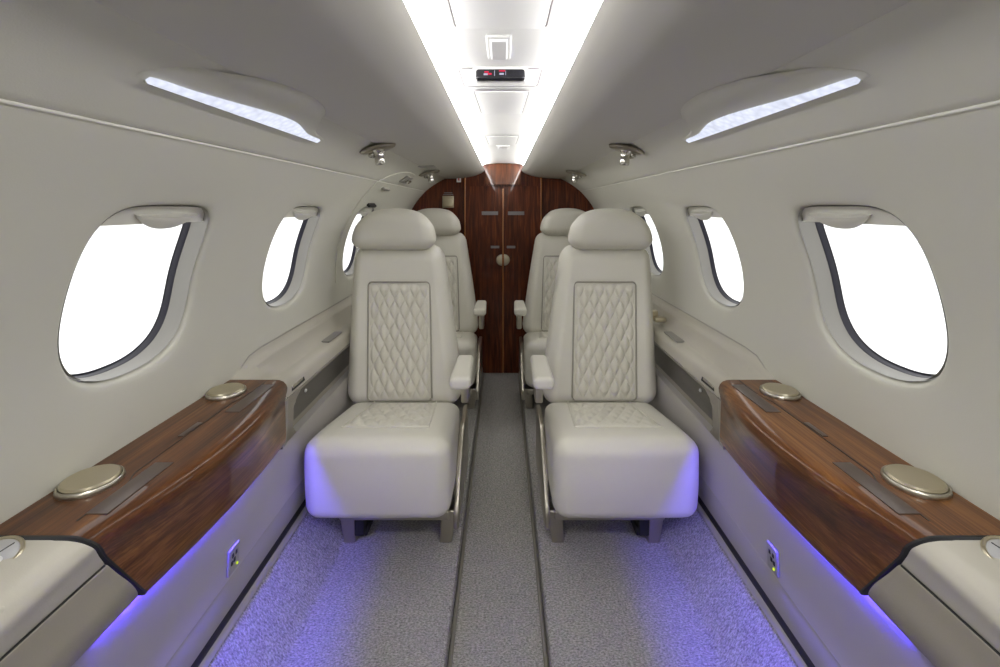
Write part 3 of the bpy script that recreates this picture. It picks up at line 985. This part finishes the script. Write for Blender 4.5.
# ------------------------------------------------------------------ seats (built for the left; mirrored for the right)
SEAT_X, CREASE_Z = -.407, .345
def lean(z): return .176*(z-CREASE_Z)
def make_seat(side, loc, label):
    root = thing('cabin_seat', label, 'seat', loc, 'cream quilted leather seats')
    fl = (lambda b: b) if side < 0 else mirror
    def put(name, bm, m, parent=root): return obj(name, fl(bm), m, parent)
    # ---- seat cushion: deep soft block, waterfall front
    def cush(p):
        u = (.235-p.y)/.47                              # 0 rear .. 1 front
        up = (p.z+.15)/.30                              # 0 bottom .. 1 top
        z = p.z+max(0, up)*(-.094+.064*min(1, u*1.15))
        x = p.x*(1+.015*math.sin(PI*min(1, max(0, up)))*(1))
        x *= .955+.045*min(1, u*1.6)
        y = p.y-.018*math.sin(PI*min(1, max(0, up)))*(1-(p.x/.26)**2)*max(0, u*2-1)
        y += .02*(1-up)*max(0, u*2-1)
        z += .004*(1-(p.x/.235)**2)*max(0, up*2-1)*max(0, min(1, (u-.3)*3))*(u < 2)
        return (x, y, z)
    put('seat_cushion', rbox(bmesh.new(), (.008, -.205, .305), (.460, .47, .29), .050, 16, 5, cush), 'leather')
    def ctop(x, y):
        p = cush(Vector((x-.008, y+.205, .15)))
        return p[2]+.300
    # quilted insert on the cushion
    def quilt_grid(fa, na, nb, W, L, dw, dl, amp):
        rows = []
        for i in range(nb+1):
            row = []
            for j in range(na+1):
                a, b = j/na, i/nb
                U = (a-.5)*W/dw; Vv = b*L/dl
                h = abs(math.sin(PI*(U+Vv)))*abs(math.sin(PI*(U-Vv)))
                h = h**.42
                e = min(1, 14*min(a, 1-a, b, 1-b))
                row.append(fa(a, b, amp*h*e))
            rows.append(row)
        bm = bmesh.new(); add_grid(bm, rows); return bm
    def onseat(a, b, h):
        w = .125+.020*b
        x = .012+(a-.5)*2*w; y = -.008-b*.315
        return Vector((x, y, ctop(x, y)+.0005+h))
    put('seat_quilting', quilt_grid(onseat, 78, 66, .27, .32, .0435, .088, .008), 'quilt')
    bm = bmesh.new()
    fp = []
    for k_ in range(13): fp.append(onseat(0, k_/12, .002))
    for k_ in range(1, 13): fp.append(onseat(k_/12, 1, .002))
    for k_ in range(1, 13): fp.append(onseat(1, 1-k_/12, .002))
    add_tube(bm, fp, .0030, 8)
    put('seat_piping', bm, 'quilt')
    # ---- backrest: upright outboard edge, tapering inboard edge, bolsters around the quilted field
    ZB, ZT = .332, .985
    def bounds(z):
        t = max(0, min(1.05, (z-CREASE_Z)/(.965-CREASE_Z)))
        return -.246-.003*t, .238-.098*t**1.15
    def back(p):
        z = p.z+(ZB+ZT)/2
        a, b = bounds(z)
        f = p.x/.48+.5
        x = a+(b-a)*f
        t = max(0, min(1, (z-ZB)/(ZT-ZB)))
        y = p.y+lean(z)
        if p.y < 0:
            e = abs(f-.5)*2
            y += -.015*math.exp(-((e-.80)/.14)**2)*math.sin(PI*min(1, t*1.05))**.5 + .010*max(0, (.62-e))*(1 if .05 < t < .80 else .2)
            y += -.012*math.exp(-((t-.87)/.08)**2)*(1-e**4)
        return (x, y, z)
    put('backrest', rbox(bmesh.new(), (0, .078, 0), (.48, .150, ZT-ZB), .062, 14, 5, back), 'leather')
    QL, QR, QB, QT = -.145, .117, .366, .835
    def field(z):
        t = (z-QB)/(QT-QB)
        return QL-.021*t, QR-.021*t
    def onback(a, b, h):
        z = QB+(QT-QB)*b
        l, r = field(z)
        return Vector((l+(r-l)*a, .0065+lean(z)-h, z))
    put('back_quilting', quilt_grid(onback, 90, 150, .262, QT-QB, .0435, .088, .0125), 'quilt')
    def frame_path(inset=0.):
        pts = []
        r = .016
        for (fx, z, a0) in ((1, QT, 0), (0, QT, 90), (0, QB, 180), (1, QB, 270)):
            for q in range(6):
                a = math.radians(a0+18*q)
                zz = (z-r if z == QT else z+r)+r*math.sin(a)
                l, rr = field(zz)
                xx = (rr-r if fx else l+r)+r*math.cos(a)
                pts.append(Vector((xx, -.0010+lean(zz), zz)))
        full = []
        for i in range(len(pts)):
            p, q = pts[i], pts[(i+1) % len(pts)]
            n_ = max(1, int((q-p).length/.03))
            full += [p.lerp(q, k_/n_) for k_ in range(n_)]
        return full
    bm = bmesh.new(); add_tube(bm, frame_path(), .0035, 8, True)
    put('back_piping', bm, 'pipe')
    # ---- headrest: bun shaped, arched top
    def head(p):
        f = p.x/.178
        t = (p.z+.09)/.18
        x = p.x*(1.0-.26*max(0, t-.30)**1.5)*(1+.02*math.sin(PI*t))
        z = p.z-.040*abs(f)**2.4*max(0, t)+.012*(f*f)*(1-t)*0
        y = p.y+.176*p.z*.7
        if p.y < 0: y -= .014*math.sin(PI*min(1, max(0, t)))*(1-f*f*.6)
        return (x, y, z)
    put('headrest', rbox(bmesh.new(), (-.070, .150, 1.058), (.360, .125, .182), .060, 10, 6, head), 'leather')
    bm = bmesh.new()
    bm.free()
    for x in (-.12, 0.): put('headrest_post', add_tube(bmesh.new(), [(x, .165, .95), (x, .170, 1.01)], .008, 10), 'nickel')
    # ---- aisle-side armrest with its strut
    def arm(p):
        k = 1-.16*(p.y+.12)/.24
        return (p.x*k, p.y, p.z-.004*(1-(p.x/.037)**2)*(p.z < 0))
    ar = put('armrest', rbox(bmesh.new(), (.262, -.20, .561), (.074, .25, .040), .016, 4, 4, arm), 'leather')
    st = bmesh.new()
    rbox(st, (.264, -.10, .480), (.030, .080, .130), .008, 2, 3)
    put('armrest_strut', st, 'nickel', ar)
    # ---- base: side plate, cross bar, legs, floor rail
    poly = [(-.300, .055), (-.300, .105), (-.285, .135), (-.225, .200), (-.130, .275), (-.060, .300), (.060, .305), (.120, .300), (.130, .12), (.10, .055)]
    bm = bmesh.new()
    A = [bm.verts.new((.238, y, z)) for y, z in poly]; B = [bm.verts.new((.256, y, z)) for y, z in poly]
    cap(bm, A); cap(bm, B[::-1])
    for i in range(len(A)): cap(bm, [A[i], A[(i+1) % len(A)], B[(i+1) % len(A)], B[i]])
    bmesh.ops.bevel(bm, geom=list(bm.edges), offset=.004, segments=2, affect='EDGES', profile=.5)
    put('side_plate', bm, 'nickel')
    put('front_bar', box((.035, -.280, .100), (.38, .035, .034), .008, 2, 3), 'nickel')
    put('rear_bar', box((.035, .09, .087), (.38, .035, .058), .008, 2, 3), 'nickel')
    put('seat_pan', box((.02, -.10, .150), (.40, .40, .030), .010, 2, 3), 'black')
    def leg(x, y, flare):
        def fn(p):
            t = (p.z+.058)/.116
            return (p.x*(.85+.25*t)+flare*(1-t)*.012, p.y*(1.0+.25*t), p.z)
        return rbox(bmesh.new(), (x, y, .058), (.048, .05, .116), .006, 2, 3, fn)
    for (x, y, fr) in ((-.130, -.262, 1), (.222, -.262, -1), (-.130, .09, 1), (.215, .09, -1)):
        put('leg', leg(x, y, fr), 'nickel')
    bm = bmesh.new()
    rbox(bm, (-.085, -.270, .062), (.036, .04, .075), .006, 2, 3)
    rbox(bm, (-.070, -.20, .035), (.020, .16, .030), .005, 2, 3)
    put('track_bracket', bm, 'black')
    return root
make_seat(-1, (SEAT_X, 1.83, 0), 'large near seat on the left of the aisle, cream quilted leather')
make_seat(1, (-SEAT_X-.008, 1.83, 0), 'large near seat on the right of the aisle, cream quilted leather')

def copy_tree(root, loc, label):
    r = root.copy(); COL.objects.link(r); r.location = loc; r['label'] = label
    for ch in [o for o in bpy.data.objects if o.parent == root]:
        c = ch.copy(); COL.objects.link(c); c.parent = r
        for g in [o for o in bpy.data.objects if o.parent == ch]:
            d = g.copy(); COL.objects.link(d); d.parent = c
    return r
seats = [o for o in bpy.data.objects if o.get('category') == 'seat']
sl = min(seats, key=lambda o: o.location.x); sr = max(seats, key=lambda o: o.location.x)
copy_tree(sl, (SEAT_X+.012, 2.865, 0), 'farther cream seat partly hidden behind the near left seat, by the bulkhead')
copy_tree(sr, (-SEAT_X-.045, 2.865, 0), 'farther cream seat partly hidden behind the near right seat, by the bulkhead')

# ------------------------------------------------------------------ world, camera, colour management
w = bpy.data.worlds.new('overcast_white'); sc.world = w; w.use_nodes = True
bg = w.node_tree.nodes['Background']
bg.inputs['Color'].default_value = (1., 1., 1., 1); bg.inputs['Strength'].default_value = .95

cam = bpy.data.cameras.new('camera'); co = bpy.data.objects.new('camera', cam); COL.objects.link(co)
co.location = (0, 0, H); co.rotation_euler = (PI/2, 0, 0)
cam.sensor_fit = 'HORIZONTAL'; cam.sensor_width = 36; cam.lens = 16.2
cam.shift_x = -.003; cam.shift_y = -.1255
cam.clip_start = .01
sc.camera = co
sc.view_settings.view_transform = 'Standard'; sc.view_settings.look = 'None'
sc.view_settings.gamma = 1.; sc.view_settings.use_curve_mapping = False
sc.view_settings.exposure = .98
sc.cycles.use_denoising = True
sc.cycles.max_bounces = 12; sc.cycles.diffuse_bounces = 8
sc.cycles.sample_clamp_indirect = 6.
